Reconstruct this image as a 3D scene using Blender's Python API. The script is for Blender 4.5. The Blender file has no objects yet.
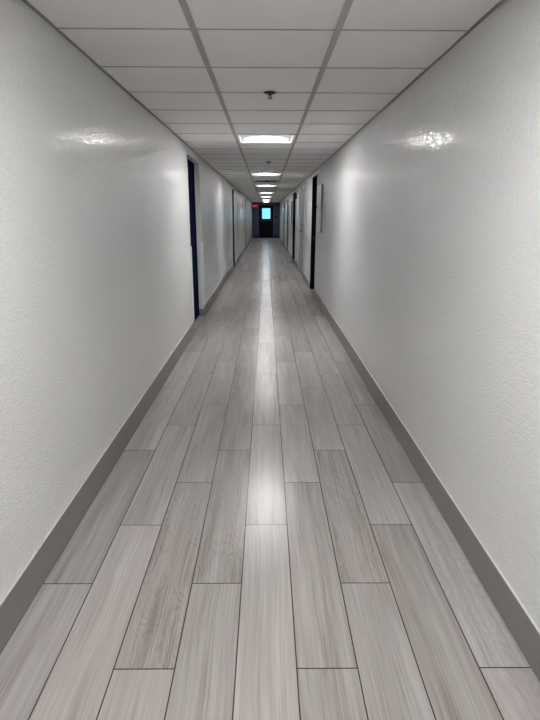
import bpy, bmesh, math, random
from mathutils import Matrix, Vector
random.seed(7)
S = bpy.context.scene
COL = S.collection

# ------------------------------------------------------------------ camera, world, exposure
cam_d = bpy.data.cameras.new('camera'); cam = bpy.data.objects.new('camera', cam_d); COL.objects.link(cam)
cam_d.sensor_fit = 'VERTICAL'; cam_d.sensor_height = 36.0
cam_d.lens = 504.43 * 36.0 / 720.0
cam_d.clip_start = 0.02; cam_d.clip_end = 200
PITCH, YAW, ROLL = math.radians(16.0416), math.radians(0.4666), math.radians(0.1739)
fw = Vector((math.sin(YAW)*math.cos(PITCH), math.cos(YAW)*math.cos(PITCH), -math.sin(PITCH)))
rt = Vector((math.cos(YAW), -math.sin(YAW), 0)); up = rt.cross(fw)
r2 = rt*math.cos(ROLL) + up*math.sin(ROLL); u2 = -rt*math.sin(ROLL) + up*math.cos(ROLL)
cam.matrix_world = Matrix(((r2.x, u2.x, -fw.x, 0), (r2.y, u2.y, -fw.y, 0), (r2.z, u2.z, -fw.z, 1.47), (0, 0, 0, 1)))
S.camera = cam

world = bpy.data.worlds.new('daylight'); S.world = world; world.use_nodes = True
wb = world.node_tree.nodes['Background']
wb.inputs[0].default_value = (0.17, 0.60, 0.92, 1); wb.inputs[1].default_value = 1.35

S.view_settings.view_transform = 'Standard'; S.view_settings.look = 'None'
S.view_settings.gamma = 1.0; S.view_settings.use_curve_mapping = False
S.view_settings.exposure = 0.52

LAMP = 112.0                       # radiance of the ceiling lamps' lenses

# ------------------------------------------------------------------ measures (metres)
XL, XR, CH = -0.932, 0.905, 2.2555
YB, YE = -5.82, 34.4              # back end, far end
X0, PW, Y0, PS = -0.7182, 0.2057, 1.3473, 0.4102
BL, BR, C0, CD = -0.3211, 0.3168, 2.5493, 0.598
def row(k): return C0 + CD*k

# ------------------------------------------------------------------ node helpers
class NT:
    def __init__(s, name):
        s.m = bpy.data.materials.new(name); s.m.use_nodes = True
        s.t = s.m.node_tree; s.p = s.t.nodes['Principled BSDF']
    def n(s, typ, **kw):
        a = s.t.nodes.new(typ)
        for k, v in kw.items(): setattr(a, k, v)
        return a
    def link(s, a, b): s.t.links.new(a, b)
    def put(s, sock, v):
        if isinstance(v, (int, float, tuple, list)): sock.default_value = v
        else: s.link(v, sock)
    def math(s, op, a, b=None, c=None, clamp=False):
        n = s.n('ShaderNodeMath', operation=op, use_clamp=clamp)
        s.put(n.inputs[0], a)
        if b is not None: s.put(n.inputs[1], b)
        if c is not None: s.put(n.inputs[2], c)
        return n.outputs[0]
    def noise(s, vec, scale=1, detail=3, rough=.5, dist=0):
        n = s.n('ShaderNodeTexNoise'); s.put(n.inputs['Vector'], vec)
        n.inputs['Scale'].default_value = scale; n.inputs['Detail'].default_value = detail
        n.inputs['Roughness'].default_value = rough; n.inputs['Distortion'].default_value = dist
        return n.outputs[0]
    def comb(s, x, y, z=0.0):
        n = s.n('ShaderNodeCombineXYZ')
        s.put(n.inputs[0], x); s.put(n.inputs[1], y); s.put(n.inputs[2], z)
        return n.outputs[0]
    def ramp(s, f, stops):
        n = s.n('ShaderNodeValToRGB'); s.put(n.inputs[0], f); e = n.color_ramp.elements
        while len(e) < len(stops): e.new(.5)
        for i, (p, c) in enumerate(stops): e[i].position = p; e[i].color = (*c, 1)
        return n.outputs[0]
    def mix(s, f, a, b, blend='MIX'):
        n = s.n('ShaderNodeMix', data_type='RGBA', blend_type=blend)
        s.put(n.inputs[0], f)
        for k, v in ((6, a), (7, b)):
            s.put(n.inputs[k], (*v, 1) if isinstance(v, tuple) and len(v) == 3 else v)
        return n.outputs[2]
    def bump(s, h, dist, strength=1.0, normal=None, filt=.1):
        n = s.n('ShaderNodeBump'); s.put(n.inputs['Height'], h)
        n.inputs['Distance'].default_value = dist; n.inputs['Strength'].default_value = strength
        if normal is not None: s.link(normal, n.inputs['Normal'])
        if 'Filter Width' in n.inputs: n.inputs['Filter Width'].default_value = filt
        return n.outputs[0]
    def obj(s): return s.n('ShaderNodeTexCoord').outputs['Object']

def paint(name, col, rough=.5, metal=0.0, bump=0.0, scale=60, spec=.5, var=.04):
    s = NT(name); o = s.obj()
    nz = s.noise(o, 3.0, 4)
    d = tuple(max(0, c*(1-var)) for c in col); l = tuple(min(1, c*(1+var)) for c in col)
    s.put(s.p.inputs['Base Color'], s.ramp(nz, [(.3, d), (.7, l)]))
    s.p.inputs['Roughness'].default_value = rough; s.p.inputs['Metallic'].default_value = metal
    s.p.inputs['Specular IOR Level'].default_value = spec
    if bump: s.put(s.p.inputs['Normal'], s.bump(s.noise(o, scale, 3), bump))
    return s.m

def wall_material():
    s = NT('orange_peel_wall_paint'); o = s.obj()
    big = s.noise(o, 1.1, 3)
    s.put(s.p.inputs['Base Color'], s.ramp(big, [(.3, (.755, .757, .75)), (.7, (.785, .787, .782))]))
    h1 = s.noise(o, 105, 2, .55); h2 = s.noise(o, 45, 2, .5)
    blobs = s.ramp(s.math('ADD', s.math('MULTIPLY', h1, .65), s.math('MULTIPLY', h2, .35)), [(.42, (0, 0, 0)), (.60, (1, 1, 1))])
    wavy = s.bump(s.noise(o, 17, 2, .6), .0022, 1.0, filt=.05)
    s.put(s.p.inputs['Normal'], s.bump(blobs, .0021, 1.0, normal=wavy, filt=.02))
    s.p.inputs['Roughness'].default_value = .165
    s.p.inputs['Specular IOR Level'].default_value = .6
    return s.m

def floor_material():
    s = NT('wood_look_plank_tile'); o = s.obj()
    sp = s.n('ShaderNodeSeparateXYZ'); s.link(o, sp.inputs[0]); X, Y = sp.outputs[0], sp.outputs[1]
    u = s.math('MULTIPLY_ADD', X, 1/PW, -X0/PW + 1)
    col = s.math('FLOOR', u); fu = s.math('FRACT', u)
    ph = s.math('FLOORED_MODULO', s.math('ADD', col, 1.0), 3.0)
    v = s.math('DIVIDE', s.math('SUBTRACT', s.math('SUBTRACT', Y, Y0), s.math('MULTIPLY', ph, PS)), 3*PS)
    rw = s.math('FLOOR', v); fv = s.math('FRACT', v)
    wn = s.n('ShaderNodeTexWhiteNoise', noise_dimensions='3D')
    s.link(s.comb(col, rw, 3.7), wn.inputs['Vector'])
    R = wn.outputs['Value']; rs = s.n('ShaderNodeSeparateColor'); s.link(wn.outputs['Color'], rs.inputs[0])
    R1, R2, R3 = rs.outputs
    dx = s.math('MULTIPLY', s.math('MINIMUM', fu, s.math('SUBTRACT', 1.0, fu)), PW)
    dy = s.math('MULTIPLY', s.math('MINIMUM', fv, s.math('SUBTRACT', 1.0, fv)), 3*PS)
    de = s.math('MINIMUM', dx, dy)
    mr = s.n('ShaderNodeMapRange', interpolation_type='SMOOTHSTEP'); s.link(de, mr.inputs[0])
    mr.inputs[1].default_value = .0015; mr.inputs[2].default_value = .0030; mr.inputs[3].default_value = 1; mr.inputs[4].default_value = 0
    joint = mr.outputs[0]
    gx = s.math('ADD', X, s.math('MULTIPLY', R, 23.0)); gy = s.math('ADD', Y, s.math('MULTIPLY', R1, 57.0))
    # a slow wander bends the grain
    wob = s.math('MULTIPLY', s.math('SUBTRACT', s.noise(s.comb(s.math('MULTIPLY', gx, 2.0), s.math('MULTIPLY', gy, 1.3)), 1, 2), .5), .05)
    gxx = s.math('ADD', gx, wob)
    fine = s.noise(s.comb(s.math('MULTIPLY', gxx, 170.0), s.math('MULTIPLY', gy, 2.6)), 1, 2, .5)
    mid = s.noise(s.comb(s.math('MULTIPLY', gxx, 46.0), s.math('MULTIPLY', gy, .9)), 1, 2, .5, .3)
    wide = s.noise(s.comb(s.math('MULTIPLY', gxx, 11.0), s.math('MULTIPLY', gy, 1.1)), 1, 3)
    blot = s.noise(s.comb(s.math('MULTIPLY', gx, 6.0), s.math('MULTIPLY', gy, 3.5)), 1, 4)
    # cathedral figure: contour lines of a stretched hill, only on some planks
    hill = s.noise(s.comb(s.math('MULTIPLY', gx, 9.0), s.math('MULTIPLY', gy, 1.9)), 1, 2, .4, .3)
    ring = s.math('PINGPONG', s.math('MULTIPLY', hill, 22.0), .5)
    cath = s.math('MULTIPLY', s.math('SUBTRACT', s.math('MULTIPLY', ring, 2.0), .5), s.math('GREATER_THAN', R2, .55))
    val = s.math('ADD', s.math('MULTIPLY_ADD', fine, .38, -.015), s.math('MULTIPLY', mid, .26))
    val = s.math('ADD', val, s.math('MULTIPLY', wide, .35))
    val = s.math('ADD', val, s.math('MULTIPLY', cath, .07))
    val = s.math('ADD', val, s.math('MULTIPLY', s.math('SUBTRACT', R3, .5), .16))
    c = s.ramp(val, [(.28, (.220, .198, .187)), (.44, (.338, .314, .302)), (.55, (.400, .375, .364)), (.72, (.505, .478, .467))])
    pink = s.ramp(blot, [(.5, (0, 0, 0)), (.72, (1, 1, 1))])
    c = s.mix(s.math('MULTIPLY', pink, .20), c, (.40, .325, .32))
    warm = s.math('MULTIPLY', R1, .22)
    c = s.mix(warm, c, s.mix(1.0, c, (1.0, .955, .90), 'MULTIPLY'))
    c = s.mix(s.math('MULTIPLY', joint, .95), c, (.032, .025, .023))
    s.put(s.p.inputs['Base Color'], c)
    spk = s.noise(s.comb(s.math('MULTIPLY', X, 260.0), s.math('MULTIPLY', Y, 120.0)), 1, 2)
    s.p.inputs['Roughness'].default_value = .265
    s.p.inputs['Specular IOR Level'].default_value = .5
    hh = s.math('ADD', s.math('MULTIPLY', fine, .05), s.math('MULTIPLY', spk, .40))
    hh = s.math('SUBTRACT', hh, s.math('MULTIPLY', joint, 2.2))
    s.put(s.p.inputs['Normal'], s.bump(hh, .0006, .6))
    return s.m

def lens_material():
    s = NT('lit_prismatic_lens'); o = s.obj()
    sp = s.n('ShaderNodeSeparateXYZ'); s.link(o, sp.inputs[0])
    # painted glow: bright disc in the middle, bright line along far edge, dimmer corners
    x, y = sp.outputs[0], sp.outputs[1]
    d = s.math('SQRT', s.math('ADD', s.math('POWER', x, 2.0), s.math('POWER', y, 2.0)))
    def fall(v, a, b):
        g = s.n('ShaderNodeMapRange', interpolation_type='SMOOTHSTEP'); s.link(v, g.inputs[0])
        g.inputs[1].default_value = a; g.inputs[2].default_value = b; g.inputs[3].default_value = 1; g.inputs[4].default_value = 0
        return g.outputs[0]
    disc = fall(d, .05, .265)
    edge_glow = s.math('MULTIPLY', fall(s.math('ABSOLUTE', s.math('SUBTRACT', y, .215)), .015, .06), .03)
    g = s.math('ADD', s.math('ADD', s.math('POWER', disc, 1.6), edge_glow), .0022)
    s.p.inputs['Base Color'].default_value = (.8, .8, .8, 1); s.p.inputs['Roughness'].default_value = .35
    s.p.inputs['Emission Color'].default_value = (1.0, .99, .985, 1)
    # per-lamp output (object colour), farther lamps dimmed to darken the corridor's far end
    oi = s.n('ShaderNodeObjectInfo'); sc = s.n('ShaderNodeSeparateColor'); s.link(oi.outputs['Color'], sc.inputs[0])
    s.put(s.p.inputs['Emission Strength'], s.math('MULTIPLY', s.math('MULTIPLY', g, LAMP), sc.outputs[0]))
    return s.m

def emitter(name, col, strength):
    s = NT(name); s.p.inputs['Base Color'].default_value = (*[c*.5 for c in col], 1)
    s.p.inputs['Emission Color'].default_value = (*col, 1); s.p.inputs['Emission Strength'].default_value = strength
    return s.m

def glass_material():
    s = NT('clear_window_glass'); s.t.nodes.remove(s.p)
    out = [n for n in s.t.nodes if n.type == 'OUTPUT_MATERIAL'][0]
    tr = s.n('ShaderNodeBsdfTransparent'); gl = s.n('ShaderNodeBsdfGlossy'); gl.inputs['Roughness'].default_value = .03
    tr.inputs[0].default_value = (.93, .97, .98, 1)
    fr = s.n('ShaderNodeFresnel'); fr.inputs[0].default_value = 1.45
    mx = s.n('ShaderNodeMixShader'); s.link(fr.outputs[0], mx.inputs[0]); s.link(tr.outputs[0], mx.inputs[1]); s.link(gl.outputs[0], mx.inputs[2])
    s.link(mx.outputs[0], out.inputs[0])
    return s.m

M = dict(
    wall=wall_material(), floor=floor_material(), lens=lens_material(), glass=glass_material(),
    tile=paint('ceiling_tile', (.88, .875, .875), .75, bump=.0004, scale=260, spec=.25, var=.02),
    tee=paint('grey_ceiling_grid', (.40, .395, .39), .45, spec=.4),
    angle=paint('grey_wall_angle', (.30, .295, .285), .5),
    base=paint('grey_baseboard_tile', (.20, .194, .191), .42, bump=.0003, scale=120, var=.06),
    edge=paint('pale_top_edge', (.68, .67, .66), .45),
    lightframe=paint('white_enamel', (.78, .78, .77), .35),
    navy=paint('navy_door_paint', (.003, .005, .034), .8, spec=.02),
    slate=paint('slate_door_paint', (.030, .036, .046), .5, spec=.25),
    black=paint('black_paint', (.003, .003, .004), .55, spec=.12),
    jamb=paint('pale_jamb_paint', (.60, .62, .63), .4),
    guard=paint('white_plastic_guard', (.72, .75, .74), .3),
    pale=paint('pale_grey_door_paint', (.34, .365, .36), .4),
    paletrim=paint('pale_trim_paint', (.66, .66, .64), .4),
    panel=paint('grey_enamel_panel', (.20, .20, .19), .45),
    greygreen=paint('grey_green_door_paint', (.17, .18, .165), .45, spec=.3),
    bluewall=paint('blue_end_wall_paint', (.034, .056, .098), .5, bump=.0006, scale=90),
    darkbase=paint('black_baseboard', (.012, .013, .016), .5),
    chrome=paint('brushed_steel', (.55, .55, .54), .3, metal=1.0),
    darkmetal=paint('dark_bronze_metal', (.022, .020, .020), .45, metal=.3),
    brass=paint('dull_bronze', (.05, .048, .035), .45, metal=.6),
    lensend=emitter('lit_lens_end', (1.0, .995, .985), LAMP*.03),
    louver=paint('dark_grille_metal', (.06, .06, .06), .5),
    exitred=emitter('lit_red_sign_face', (.20, .002, .02), .30),
    exitletter=emitter('lit_sign_letters', (1.0, .22, .28), .5),
    ground=paint('outdoor_paving', (.45, .50, .52), .8),
    threshold=paint('aluminium_threshold', (.30, .30, .29), .4, metal=.6),
    plate=paint('grey_brown_plate', (.13, .12, .11), .5),
)

# ------------------------------------------------------------------ mesh helpers
def bx(bm, x0, x1, y0, y1, z0, z1):
    v = [bm.verts.new((x, y, z)) for z in (z0, z1) for y in (y0, y1) for x in (x0, x1)]
    for f in ((0, 2, 3, 1), (4, 5, 7, 6), (0, 1, 5, 4), (2, 6, 7, 3), (0, 4, 6, 2), (1, 3, 7, 5)):
        bm.faces.new([v[i] for i in f])
    return v

def lathe(bm, prof, seg=24, mat=None):
    """prof: (radius, z) list turned about Z"""
    rings = []
    for r, z in prof:
        rings.append([bm.verts.new((r*math.cos(2*math.pi*i/seg), r*math.sin(2*math.pi*i/seg), z)) for i in range(seg)])
    for a, b in zip(rings, rings[1:]):
        for i in range(seg):
            bm.faces.new((a[i], a[(i+1) % seg], b[(i+1) % seg], b[i]))
    bm.faces.new(rings[0][::-1]); bm.faces.new(rings[-1])
    if mat is not None: bmesh.ops.transform(bm, matrix=mat, verts=[v for r in rings for v in r])

def build(name, bm, mat, parent=None, loc=(0, 0, 0), bevel=0.0, smooth=False):
    bmesh.ops.recalc_face_normals(bm, faces=bm.faces)
    me = bpy.data.meshes.new(name); bm.to_mesh(me); bm.free()
    me.materials.append(mat)
    if smooth:
        for p in me.polygons: p.use_smooth = True
    o = bpy.data.objects.new(name, me); COL.objects.link(o); o.location = loc
    if parent is not None: o.parent = parent
    if bevel:
        b = o.modifiers.new('bevel', 'BEVEL'); b.width = bevel; b.segments = 2; b.limit_method = 'ANGLE'
    return o

def box(name, mat, x0, x1, y0, y1, z0, z1, parent=None, bevel=0.0):
    bm = bmesh.new(); bx(bm, x0, x1, y0, y1, z0, z1)
    return build(name, bm, mat, parent, bevel=bevel)

def struct(o, label=None, cat=None):
    o['kind'] = 'structure'
    if label: o['label'] = label
    if cat: o['category'] = cat
    return o

def empty(name, loc=(0, 0, 0)):
    o = bpy.data.objects.new(name, None); COL.objects.link(o); o.location = loc; o.empty_display_size = .1
    return o

def thing(o, label, cat, group=None):
    o['label'] = label; o['category'] = cat
    if group: o['group'] = group
    return o

# ------------------------------------------------------------------ the shell
T = 0.45                                    # wall thickness, deep enough to take the door recesses
box('floor', M['floor'], XL-T, XR+T, YB-.2, YE+.2, -.12, 0.0)['kind'] = 'structure'

DOORS_L = [(6.39, 7.53, 2.165), (14.45, 15.28, 2.165), (23.55, 24.35, 2.165)]
DOORS_R = [(9.36, 10.45, 2.170), (12.40, 14.42, 2.120), (16.30, 17.75, 2.165), (21.30, 22.50, 2.10), (26.10, 27.20, 2.10)]
def wall_bm(x0, x1, openings):
    """one solid wall with door openings: a grid of cells, the faces between solid cells left out"""
    ys = sorted({YB-.2, YE+.2} | {v for a, b, _ in openings for v in (a, b)})
    zs = sorted({0.0, CH+.3} | {h for _, _, h in openings})
    solid = lambda i, j: 0 <= i < len(ys)-1 and 0 <= j < len(zs)-1 and not any(a <= ys[i] < b and zs[j] < h for a, b, h in openings)
    bm = bmesh.new(); V = {}
    def v(k, i, j):
        if (k, i, j) not in V: V[(k, i, j)] = bm.verts.new(((x0, x1)[k], ys[i], zs[j]))
        return V[(k, i, j)]
    for i in range(len(ys)-1):
        for j in range(len(zs)-1):
            if not solid(i, j): continue
            for k in (0, 1): bm.faces.new((v(k, i, j), v(k, i+1, j), v(k, i+1, j+1), v(k, i, j+1)))
            for di, dj, p, q in ((-1, 0, (i, j), (i, j+1)), (1, 0, (i+1, j), (i+1, j+1)), (0, -1, (i, j), (i+1, j)), (0, 1, (i, j+1), (i+1, j+1))):
                if not solid(i+di, j+dj): bm.faces.new((v(0, *p), v(0, *q), v(1, *q), v(1, *p)))
    return bm
build('wall_left', wall_bm(XL-T, XL, DOORS_L), M['wall'])['kind'] = 'structure'
build('wall_right', wall_bm(XR, XR+T, DOORS_R), M['wall'])['kind'] = 'structure'
box('wall_back', M['wall'], XL, XR, YB-.2, YB, 0, CH+.3)['kind'] = 'structure'

# far end wall with the opening for the exit door
DX0, DX1, DZ = -.475, .455, 2.075
bm = bmesh.new()
bx(bm, XL, DX0, YE, YE+.2, 0, CH+.3); bx(bm, DX1, XR, YE, YE+.2, 0, CH+.3); bx(bm, DX0, DX1, YE, YE+.2, DZ, CH+.3)
bmesh.ops.remove_doubles(bm, verts=bm.verts, dist=1e-5)
build('wall_end', bm, M['bluewall'])['kind'] = 'structure'

# ceiling: lay-in tiles (one surface), each tile sagging a little; lamp and grille bays stay open
LAMPS = [-10, -3, 5, 13, 20, 28, 35, 43, 50]
VENT = 17
K0, K1 = -14, 53
edges_x = [XL, BL, BR, XR]
bm = bmesh.new()
N = 6
for k in range(K0, K1):
    for c in range(3):
        if c == 1 and (k in LAMPS or k == VENT): continue
        xa, xb = edges_x[c], edges_x[c+1]; ya, yb = max(row(k), YB), min(row(k+1), YE)
        sag = random.uniform(0, .0012); edge = 0.0
        if c == 2 and k == 0: edge = .004                  # the one tile that droops at the right wall
        grid = []
        for i in range(N+1):
            r_ = []
            for j in range(N+1):
                s_, t_ = j/N, i/N
                w_ = 16*s_*(1-s_)*t_*(1-t_)
                e_ = (s_ if c == 2 else 1-s_)**2 * 4*t_*(1-t_)
                r_.append(bm.verts.new((xa+(xb-xa)*s_, ya+(yb-ya)*t_, CH+.004 - sag*w_ - edge*e_)))
            grid.append(r_)
        for i in range(N):
            for j in range(N): bm.faces.new((grid[i][j], grid[i+1][j], grid[i+1][j+1], grid[i][j+1]))
me_c = build('ceiling', bm, M['tile']); me_c['kind'] = 'structure'
sol = me_c.modifiers.new('thickness', 'SOLIDIFY'); sol.thickness = .016; sol.offset = -1
for p in me_c.data.polygons:
    if p.normal.z > 0: me_c.data.flip_normals(); break
box('ceiling_slab', M['tile'], XL, XR, YB, YE, CH+.22, CH+.3)['kind'] = 'structure'

# suspended grid: two main runners, cross tees, wall angles
n_trim = 0
def trim(bm, mat, bevel=0.0):
    global n_trim
    n_trim += 1
    o = build('trim_%d' % n_trim, bm, mat, bevel=bevel); o['kind'] = 'structure'; return o
for x in (BL, BR):
    bm = bmesh.new(); bx(bm, x-.0135, x+.0135, YB, YE, CH-.0035, CH+.004); bx(bm, x-.002, x+.002, YB, YE, CH+.002, CH+.04); trim(bm, M['tee'])
bm = bmesh.new()
for k in range(K0+1, K1+1):
    for xa, xb in ((XL, BL-.0135), (BL+.0135, BR-.0135), (BR+.0135, XR)):
        bx(bm, xa, xb, row(k)-.0035, row(k)+.0035, CH+.001, CH+.0045)
trim(bm, M['tee'])
for xa, xb, xw in ((XL, XL+.012, XL), (XR-.012, XR, XR)):
    bm = bmesh.new(); bx(bm, xa, xb, YB, YE, CH-.002, CH+.0045)
    if xw == XL: bx(bm, XL, XL+.0018, YB, YE, CH-.002, CH+.022)
    else: bx(bm, XR-.0018, XR, YB, YE, CH-.002, CH+.022)
    trim(bm, M['angle'])

# baseboards: grey tile skirting with a pale strip along the top, broken at the doors
def skirting(side, xw, sgn, openings, h):
    ys = [YB] + [v for a, b, _ in openings for v in (a, b)] + [YE]
    for i in range(0, len(ys), 2):
        a, b = ys[i], ys[i+1]
        bm = bmesh.new(); x1 = xw + sgn*.009
        bx(bm, min(xw, x1), max(xw, x1), a, b, 0, h)
        o = build('baseboard_' + side, bm, M['base'], bevel=.0015); o['kind'] = 'structure'
        bm = bmesh.new(); x2 = xw + sgn*.007
        bx(bm, min(xw, x2), max(xw, x2), a, b, h, h+.004)
        build('top_strip', bm, M['edge'], o)
skirting('left', XL, 1, DOORS_L, .156)
skirting('right', XR, -1, DOORS_R, .150)
bm = bmesh.new(); bx(bm, XL+.009, DX0-.03, YE-.012, YE, 0, .15)
build('baseboard_end', bm, M['darkbase'])['kind'] = 'structure'
bm = bmesh.new(); bx(bm, DX1+.03, XR-.009, YE-.012, YE, 0, .15)
build('baseboard_end', bm, M['darkbase'])['kind'] = 'structure'

# ------------------------------------------------------------------ doors
def lever(parent, x, y, z, sgn, mat, along=-1):
    """lever handle on a door face whose outward normal is sgn*X"""
    bm = bmesh.new()
    lathe(bm, [(.026, 0), (.026, .006), (.011, .008), (.011, .05), (.008, .052)], 20, Matrix.Translation((x, y, z)) @ Matrix.Rotation(sgn*math.pi/2, 4, 'Y'))
    xx = x + sgn*.044
    bx(bm, xx-.007, xx+.007, min(y, y+along*.115), max(y, y+along*.115), z-.009, z+.009)
    return build('door_handle', bm, mat, parent, bevel=.003)

def recessed_door(n, side, y0, y1, h, depth, leafmat, framemat, returnmat, label, handle_y, kick=None, base_return=False, strike=False):
    sgn = 1 if side == 'L' else -1                     # normal of the leaf, towards the corridor
    xw = XL if side == 'L' else XR
    xd = xw - sgn*depth                                # leaf face
    root = empty('door_%d' % n, (xw, (y0+y1)/2, 0)); struct(root, label, 'door')
    def put(o):
        o.parent = root; o.matrix_parent_inverse = Matrix.Translation(-root.location); return o
    def b(name, mat, xa, xb, *r, **k): return put(box(name, mat, min(xa, xb), max(xa, xb), *r, **k))
    fwid = .035
    leaf = b('door_leaf', leafmat, xd, xd - sgn*.045, y0+fwid, y1-fwid-.004, .012, h-.045, bevel=.003)
    # frame with a stop around the leaf, closing the recess
    bm = bmesh.new()
    xa, xb = sorted((xd + sgn*.012, xd - sgn*.10))
    bx(bm, xa, xb, y0, y0+fwid, 0, h); bx(bm, xa, xb, y1-fwid, y1, 0, h); bx(bm, xa, xb, y0+fwid, y1-fwid, h-.042, h)
    put(build('door_frame', bm, framemat))
    # lining of the reveal: far, near and head
    bm = bmesh.new()
    xa, xb = sorted((xw - sgn*.001, xd + sgn*.012))
    bx(bm, xa, xb, y0, y0+.006, 0, h); bx(bm, xa, xb, y1-.006, y1, 0, h); bx(bm, xa, xb, y0+.006, y1-.006, h-.006, h)
    put(build('door_reveal', bm, returnmat))
    # dark closing panel behind the leaf
    b('door_backing', M['black'], xd - sgn*.10, xd - sgn*.12, y0, y1, 0, h)
    b('threshold', M['threshold'], xd + sgn*.02, xd - sgn*.05, y0+fwid, y1-fwid, 0, .008)
    if handle_y is not None:
        hd = lever(root, xd, handle_y, 1.0, sgn, M['chrome'] if leafmat is not M['black'] else M['darkmetal'], along=1 if handle_y < (y0+y1)/2 else -1)
        put(hd)
    if kick: b('kick_plate', M['black'], xd, xd + sgn*.003, y0+fwid, y1-fwid-.004, .015, kick)
    if base_return:
        xa, xb = xw + sgn*.0088, xd + sgn*.013
        b('baseboard_return', M['base'], xa, xb, y1-.0155, y1-.0065, 0, .106)
    if strike:
        b('strike_plate', M['darkmetal'], xw - sgn*.065, xw - sgn*.035, y1-.0085, y1-.006, 1.00, 1.06)
    return root

recessed_door(1, 'L', *DOORS_L[0], .087, M['navy'], M['navy'], M['jamb'], 'dark navy door in the nearest recess of the left wall', 6.52, base_return=True)
recessed_door(2, 'L', *DOORS_L[1], .075, M['slate'], M['slate'], M['slate'], 'slate grey door with a black kick plate, second recess along the left wall', 14.56, kick=.20)
recessed_door(3, 'L', *DOORS_L[2], .075, M['slate'], M['slate'], M['slate'], 'slate grey door with a black kick plate, farthest recess along the left wall', 23.66, kick=.20)
recessed_door(4, 'R', *DOORS_R[0], .150, M['black'], M['black'], M['black'], 'black door in the nearest recess of the right wall', 9.50, strike=True)
recessed_door(8, 'R', *DOORS_R[3], .03, M['greygreen'], M['greygreen'], M['greygreen'], 'grey green door in the right wall beyond the farther black door', 21.45)
recessed_door(9, 'R', *DOORS_R[4], .03, M['greygreen'], M['greygreen'], M['greygreen'], 'grey green door in the right wall closest to the far end', 26.25)
recessed_door(6, 'R', *DOORS_R[2], .150, M['black'], M['black'], M['black'], 'black door in the far recess of the right wall beyond the pale double door', 16.45)

# pale trim round the nearest black door
bm = bmesh.new()
y0, y1, h = DOORS_R[0]
bx(bm, XR-.010, XR, y0-.10, y0, .154, h+.045); bx(bm, XR-.010, XR, y0, y1, h, h+.045)
trim(bm, M['paletrim'], .002)

# pale double door, flush in the right wall
y0, y1, h = DOORS_R[1]
root = empty('door_5', (XR, (y0+y1)/2, 0)); struct(root, 'pale grey double door in the right wall between the two black doors', 'door')
def put5(o):
    o.parent = root; o.matrix_parent_inverse = Matrix.Translation(-root.location); return o
ym = (y0+y1)/2
for a, b_ in ((y0+.05, ym-.002), (ym+.002, y1-.05)):
    bm = bmesh.new(); bx(bm, XR+.012, XR+.057, a, b_, .012, h-.05)
    leaf = put5(build('door_leaf', bm, M['pale'], bevel=.003))
bm = bmesh.new()
for a, b_ in ((y0-.03, y0+.05), (y1-.05, y1+.03)): bx(bm, XR-.012, XR+.10, a, b_, .0, h+.03)
bx(bm, XR-.012, XR+.10, y0+.05, y1-.05, h-.05, h+.03)
put5(build('door_frame', bm, M['paletrim'], bevel=.003))
put5(box('door_backing', M['black'], XR+.10, XR+.12, y0, y1, 0, h))
put5(lever(root, XR+.012, ym-.08, 1.06, -1, M['darkmetal'], along=-1))
put5(lever(root, XR+.012, ym+.08, 1.06, -1, M['darkmetal'], along=1))
bm = bmesh.new(); lathe(bm, [(.030, 0), (.030, .012), (.020, .018)], 20, Matrix.Translation((XR+.012, ym-.08, 1.24)) @ Matrix.Rotation(-math.pi/2, 4, 'Y'))
put5(build('deadbolt', bm, M['darkmetal']))

# exit door at the far end: leaf with an upper vision window
root = empty('door_7', (0, YE, 0)); struct(root, 'black exit door with a bright upper window at the far end of the corridor', 'door')
def put7(o):
    o.parent = root; o.matrix_parent_inverse = Matrix.Translation(-root.location); return o
WX0, WX1, WZ0, WZ1 = -.275, .285, 1.215, 1.905
FW = .045
bm = bmesh.new()
bx(bm, DX0, DX0+FW, YE-.012, YE+.12, 0, DZ); bx(bm, DX1-FW, DX1, YE-.012, YE+.12, 0, DZ); bx(bm, DX0+FW, DX1-FW, YE-.012, YE+.12, DZ-FW, DZ)
bx(bm, DX0+FW-.001, DX0+FW+.014, YE+.057, YE+.075, 0, DZ-FW); bx(bm, DX1-FW-.014, DX1-FW+.001, YE+.057, YE+.075, 0, DZ-FW)
bx(bm, DX0+FW, DX1-FW, YE+.057, YE+.075, DZ-FW-.014, DZ-FW+.001)
put7(build('door_frame', bm, M['black']))
bm = bmesh.new()
xs = [DX0+FW+.003, WX0, WX1, DX1-FW-.003]; zs = [.012, WZ0, WZ1, DZ-FW-.003]
gv = {}
for yy in (YE+.01, YE+.055):
    for i, x in enumerate(xs):
        for j, z in enumerate(zs): gv[(yy, i, j)] = bm.verts.new((x, yy, z))
for yy in (YE+.01, YE+.055):
    for i in range(3):
        for j in range(3):
            if i == 1 and j == 1: continue
            bm.faces.new((gv[(yy, i, j)], gv[(yy, i+1, j)], gv[(yy, i+1, j+1)], gv[(yy, i, j+1)]))
def strip(a, b): bm.faces.new((gv[(YE+.01, *a)], gv[(YE+.01, *b)], gv[(YE+.055, *b)], gv[(YE+.055, *a)]))
for i in range(3): strip((i, 0), (i+1, 0)); strip((i, 3), (i+1, 3)); strip((0, i), (0, i+1)); strip((3, i), (3, i+1))
strip((1, 1), (2, 1)); strip((2, 1), (2, 2)); strip((2, 2), (1, 2)); strip((1, 2), (1, 1))
leaf = put7(build('door_leaf', bm, M['black']))
bm = bmesh.new()
q = .022
bx(bm, WX0, WX1, YE+.002, YE+.06, WZ0, WZ0+q); bx(bm, WX0, WX1, YE+.002, YE+.06, WZ1-q, WZ1)
bx(bm, WX0, WX0+q, YE+.002, YE+.06, WZ0+q, WZ1-q); bx(bm, WX1-q, WX1, YE+.002, YE+.06, WZ0+q, WZ1-q)
put7(build('window_frame', bm, M['paletrim'], bevel=.002))
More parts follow.
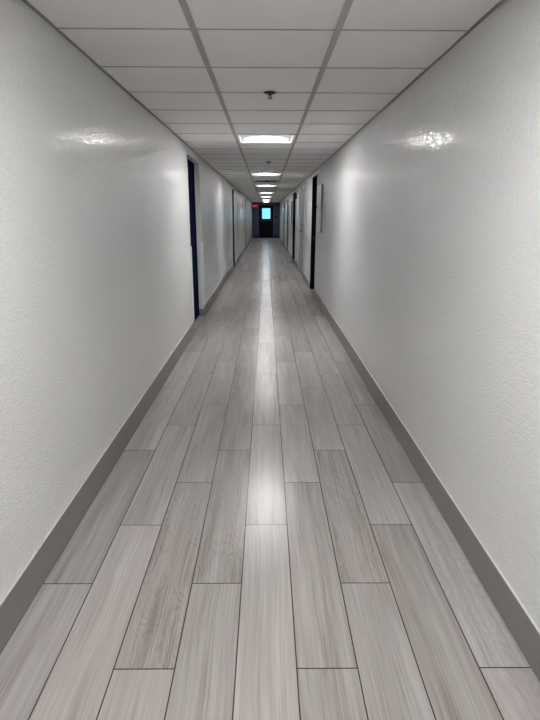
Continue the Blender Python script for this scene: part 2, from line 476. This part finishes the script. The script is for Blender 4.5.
put7(box('window_pane', M['glass'], WX0+q, WX1-q, YE+.030, YE+.036, WZ0+q, WZ1-q))
bm = bmesh.new()
bx(bm, DX0+.09, DX1-.09, YE-.055, YE-.030, 1.085, 1.125); bx(bm, DX0+.08, DX0+.16, YE-.06, YE+.01, 1.07, 1.14); bx(bm, DX1-.16, DX1-.08, YE-.06, YE+.01, 1.07, 1.14)
put7(build('panic_bar', bm, M['brass'], bevel=.004))
put7(box('threshold', M['threshold'], DX0+FW, DX1-FW, YE-.01, YE+.10, 0, .010))
put7(box('door_weatherstrip', M['black'], DX0+FW, DX1-FW, YE+.012, YE+.05, .0, .013))
# what lies outside the exit door
box('ground', M['ground'], -14, 14, YE+.2, YE+40, -.25, -.12)['kind'] = 'structure'

# ------------------------------------------------------------------ ceiling lamps
def make_lamp():
    root = empty('ceiling_light')
    w, d = (BR-BL)/2 - .0135, CD/2 - .010
    bm = bmesh.new()
    f = .030
    bx(bm, -w, w, -d, -d+f, -.002, .06); bx(bm, -w, w, d-f, d, -.002, .06)
    bx(bm, -w, -w+f, -d+f, d-f, -.002, .06); bx(bm, w-f, w, -d+f, d-f, -.002, .06)
    bx(bm, -w+f, w-f, -d+f, d-f, .05, .06)
    build('fixture_frame', bm, M['lightframe'], root)
    bm = bmesh.new()
    a, b = w-f-.001, d-f-.001
    # shallow dropped lens: a dish with rounded shoulders
    ringz = [(0, .004), (.0, -.0045), (.003, -.0075), (.010, -.009), (.03, -.0095)]
    rings = []
    for ins, z in ringz:
        rings.append([bm.verts.new((sx*(a-ins), sy*(b-ins), z)) for sx, sy in ((-1, -1), (1, -1), (1, 1), (-1, 1))])
    for p_, q_ in zip(rings, rings[1:]):
        for i in range(4): bm.faces.new((p_[i], p_[(i+1) % 4], q_[(i+1) % 4], q_[i]))
    bm.faces.new(rings[-1]); bm.faces.new(rings[0][::-1])
    lens = build('lens', bm, M['lens'], root); lens.data.materials.append(M['lensend'])
    for p in lens.data.polygons:                        # the two ends glow, in place of light spilled on the grid beside
        if abs(p.normal.x) > .5: p.material_index = 1
    return root
words = {5: 'square lit ceiling light nearest in view, beyond the first sprinkler', 13: 'lit ceiling light second in view, just before the dark ceiling grille',
         20: 'lit ceiling light just beyond the dark ceiling grille', 28: 'lit ceiling light fourth along the corridor ceiling',
         35: 'lit ceiling light fifth along the corridor ceiling', 43: 'lit ceiling light last but one before the exit door', 50: 'lit ceiling light closest to the exit door',
         -3: 'lit ceiling light overhead, just behind the top edge of the view', -10: 'lit ceiling light farthest back along the corridor, out of the near end of view'}
OUTPUT = {-10: 1.1, -3: 1.02, 5: .85, 13: .60, 20: .50, 28: .45, 35: .42, 43: .38, 50: .30}
proto = make_lamp(); first = True
for k in LAMPS:
    if first: o = proto; first = False
    else:
        o = proto.copy(); COL.objects.link(o)
        for ch in list(proto.children):
            c = ch.copy(); COL.objects.link(c); c.parent = o
    o.location = ((BL+BR)/2, row(k)+CD/2, CH)
    for ch in o.children:
        if ch.name.startswith('lens'): q_ = OUTPUT[k]; ch.color = (q_, q_, q_, 1)
    thing(o, words[k], 'ceiling light', 'square ceiling lights along the corridor')

# dark return grille in the ceiling's middle bay
root = empty('ceiling_vent', ((BL+BR)/2, row(VENT)+CD/2, CH)); thing(root, 'dark louvred air grille in the middle ceiling bay beyond the second light', 'vent')
w, d = (BR-BL)/2 - .0135, CD/2 - .010
bm = bmesh.new()
bx(bm, -w, w, -d, -d+.03, -.006, .02); bx(bm, -w, w, d-.03, d, -.006, .02); bx(bm, -w, -w+.03, -d+.03, d-.03, -.006, .02); bx(bm, w-.03, w, -d+.03, d-.03, -.006, .02)
build('vent_frame', bm, M['tile'], root)
bm = bmesh.new(); bx(bm, -w, w, -d, d, .03, .035)
build('backing', bm, M['black'], root)
bm = bmesh.new()
for i in range(18):
    y = -d+.045 + i*(2*d-.09)/17
    v = bx(bm, -w+.03, w-.03, -.012, .012, -.001, .001)
    bmesh.ops.transform(bm, matrix=Matrix.Translation((0, y, .006)) @ Matrix.Rotation(math.radians(38), 4, 'X'), verts=v)
build('louvers', bm, M['louver'], root)

# ------------------------------------------------------------------ sprinklers
def make_sprinkler():
    root = empty('sprinkler_head')
    bm = bmesh.new(); lathe(bm, [(.043, 0), (.042, -.003), (.030, -.008), (.013, -.010)], 28)
    build('escutcheon', bm, M['darkmetal'], root, smooth=False)
    bm = bmesh.new()
    lathe(bm, [(.010, -.006), (.010, -.016), (.007, -.018)], 16)
    for sx in (-1, 1): 
        v = bx(bm, -.0018, .0018, -.002, .002, -.036, -.015)
        bmesh.ops.transform(bm, matrix=Matrix.Translation((sx*.0085, 0, 0)), verts=v)
    lathe(bm, [(.0035, -.016), (.0025, -.034)], 10)
    build('frame_arms', bm, M['darkmetal'], root)
    bm = bmesh.new(); lathe(bm, [(.006, -.033), (.016, -.037), (.016, -.0385), (.004, -.040)], 20)
    build('deflector', bm, M['darkmetal'], root)
    return root
sp = make_sprinkler(); first = True
for x, y, lab in ((.025, 3.722, 'dark pendent sprinkler head on the ceiling nearest in view, before the first light'),
                  (.035, 8.25, 'dark sprinkler head on the ceiling between the first and second lights'),
                  (.020, 12.66, 'dark sprinkler head on the ceiling beside the dark grille')):
    if first: o = sp; first = False
    else:
        o = sp.copy(); COL.objects.link(o)
        for ch in list(sp.children):
            c = ch.copy(); COL.objects.link(c); c.parent = o
    o.location = (x, y, CH-.001)
    thing(o, lab, 'sprinkler', 'sprinkler heads along the ceiling')

# ------------------------------------------------------------------ corner guards at the navy door's recess
def corner_guard(y, face, lab):
    """L of white plastic over a recess corner; face = +1 when the reveal looks towards +Y"""
    t, leg = .010, .045
    bm = bmesh.new()
    ya, yb = sorted((y + face*t, y - face*leg))
    pts = [(XL+t, y+face*t), (XL+t, y-face*leg), (XL, y-face*leg), (XL, y), (XL-.040, y), (XL-.040, y+face*t)]
    A = [bm.verts.new((px, py, 0)) for px, py in pts]; B = [bm.verts.new((px, py, .93)) for px, py in pts]
    bm.faces.new(A); bm.faces.new(B[::-1])
    for i in range(6): bm.faces.new((A[i], B[i], B[(i+1) % 6], A[(i+1) % 6]))
    o = build('corner_guard', bm, M['guard'], loc=(0, 0, .162), bevel=.002)
    thing(o, lab, 'corner guard', 'white corner guards at the navy door')
corner_guard(6.39, 1, 'white plastic corner guard on the near edge of the navy door recess')
corner_guard(7.53, -1, 'white plastic corner guard on the far edge of the navy door recess')

# ------------------------------------------------------------------ shallow cabinets on the right wall
def wall_cabinet(y0, y1, z0, z1, lab):
    root = empty('electrical_cabinet', (XR, (y0+y1)/2, z0))
    def put(o):
        o.parent = root; o.matrix_parent_inverse = Matrix.Translation(-root.location); return o
    put(box('cabinet_body', M['panel'], XR-.026, XR, y0, y1, z0, z1, bevel=.003))
    put(box('cabinet_door', M['paletrim'], XR-.034, XR-.026, y0+.004, y1-.004, z0+.004, z1-.004, bevel=.002))
    bm = bmesh.new(); lathe(bm, [(.014, 0), (.014, .010), (.009, .014)], 16, Matrix.Translation((XR-.034, y1-.06, z0+.40)) @ Matrix.Rotation(-math.pi/2, 4, 'Y'))
    put(build('latch', bm, M['darkmetal']))
    thing(root, lab, 'cabinet', 'shallow cabinets on the right wall')
wall_cabinet(8.44, 9.00, 1.195, 1.945, 'pale shallow metal cabinet on the right wall before the nearest black door')
wall_cabinet(18.50, 19.10, 1.16, 1.93, 'pale shallow metal cabinet on the right wall beyond the farther black door')

# small black box high on the right wall before the far black door
root = empty('alarm_box', (XR, 15.80, 1.93)); thing(root, 'small black box mounted high on the right wall before the far black door', 'wall box')
bm = bmesh.new(); bx(bm, -.055, 0, -.17, .17, 0, .17); build('box_body', bm, M['black'], root, bevel=.006)
bm = bmesh.new(); lathe(bm, [(.05, 0), (.05, .012), (.03, .016)], 20, Matrix.Translation((-.055, 0, .085)) @ Matrix.Rotation(-math.pi/2, 4, 'Y'))
build('sounder', bm, M['darkmetal'], root)
# small dark plaque over the pale double door
root = box('door_plaque', M['plate'], XR-.020, XR-.012, 13.25, 13.70, 2.085, 2.145, bevel=.002)
root.name = 'wall_plaque'; thing(root, 'small dark plaque on the head of the pale double door frame', 'plaque')

# ------------------------------------------------------------------ exit sign and end-wall box
root = empty('exit_sign', (-.705, YE, 1.915)); thing(root, 'lit red EXIT sign high on the blue end wall left of the exit door', 'sign')
bm = bmesh.new(); bx(bm, -.185, .185, -.045, 0, 0, .24); build('sign_housing', bm, M['darkmetal'], root, bevel=.005)
bm = bmesh.new(); bx(bm, -.175, .175, -.048, -.044, .01, .23); build('sign_face', bm, M['exitred'], root)
cu = bpy.data.curves.new('exit_text', 'FONT'); cu.body = 'EXIT'; cu.size = .155; cu.align_x = 'CENTER'; cu.align_y = 'CENTER'; cu.extrude = .002
tmp = bpy.data.objects.new('exit_text', cu); COL.objects.link(tmp)
bpy.context.view_layer.update()
me = bpy.data.meshes.new_from_object(tmp.evaluated_get(bpy.context.evaluated_depsgraph_get()))
bpy.data.objects.remove(tmp)
me.materials.clear(); me.materials.append(M['exitletter'])
lt = bpy.data.objects.new('sign_letters', me); COL.objects.link(lt); lt.parent = root
lt.location = (0, -.050, .12); lt.rotation_euler = (math.pi/2, 0, 0)

root = empty('card_reader', (.645, YE, 1.27)); thing(root, 'small black card reader on the blue end wall right of the exit door', 'card reader')
bm = bmesh.new(); bx(bm, -.05, .05, -.035, 0, 0, .15); build('reader_body', bm, M['black'], root, bevel=.005)
bm = bmesh.new(); bx(bm, -.035, .035, -.038, -.034, .06, .13); build('reader_face', bm, M['darkmetal'], root)
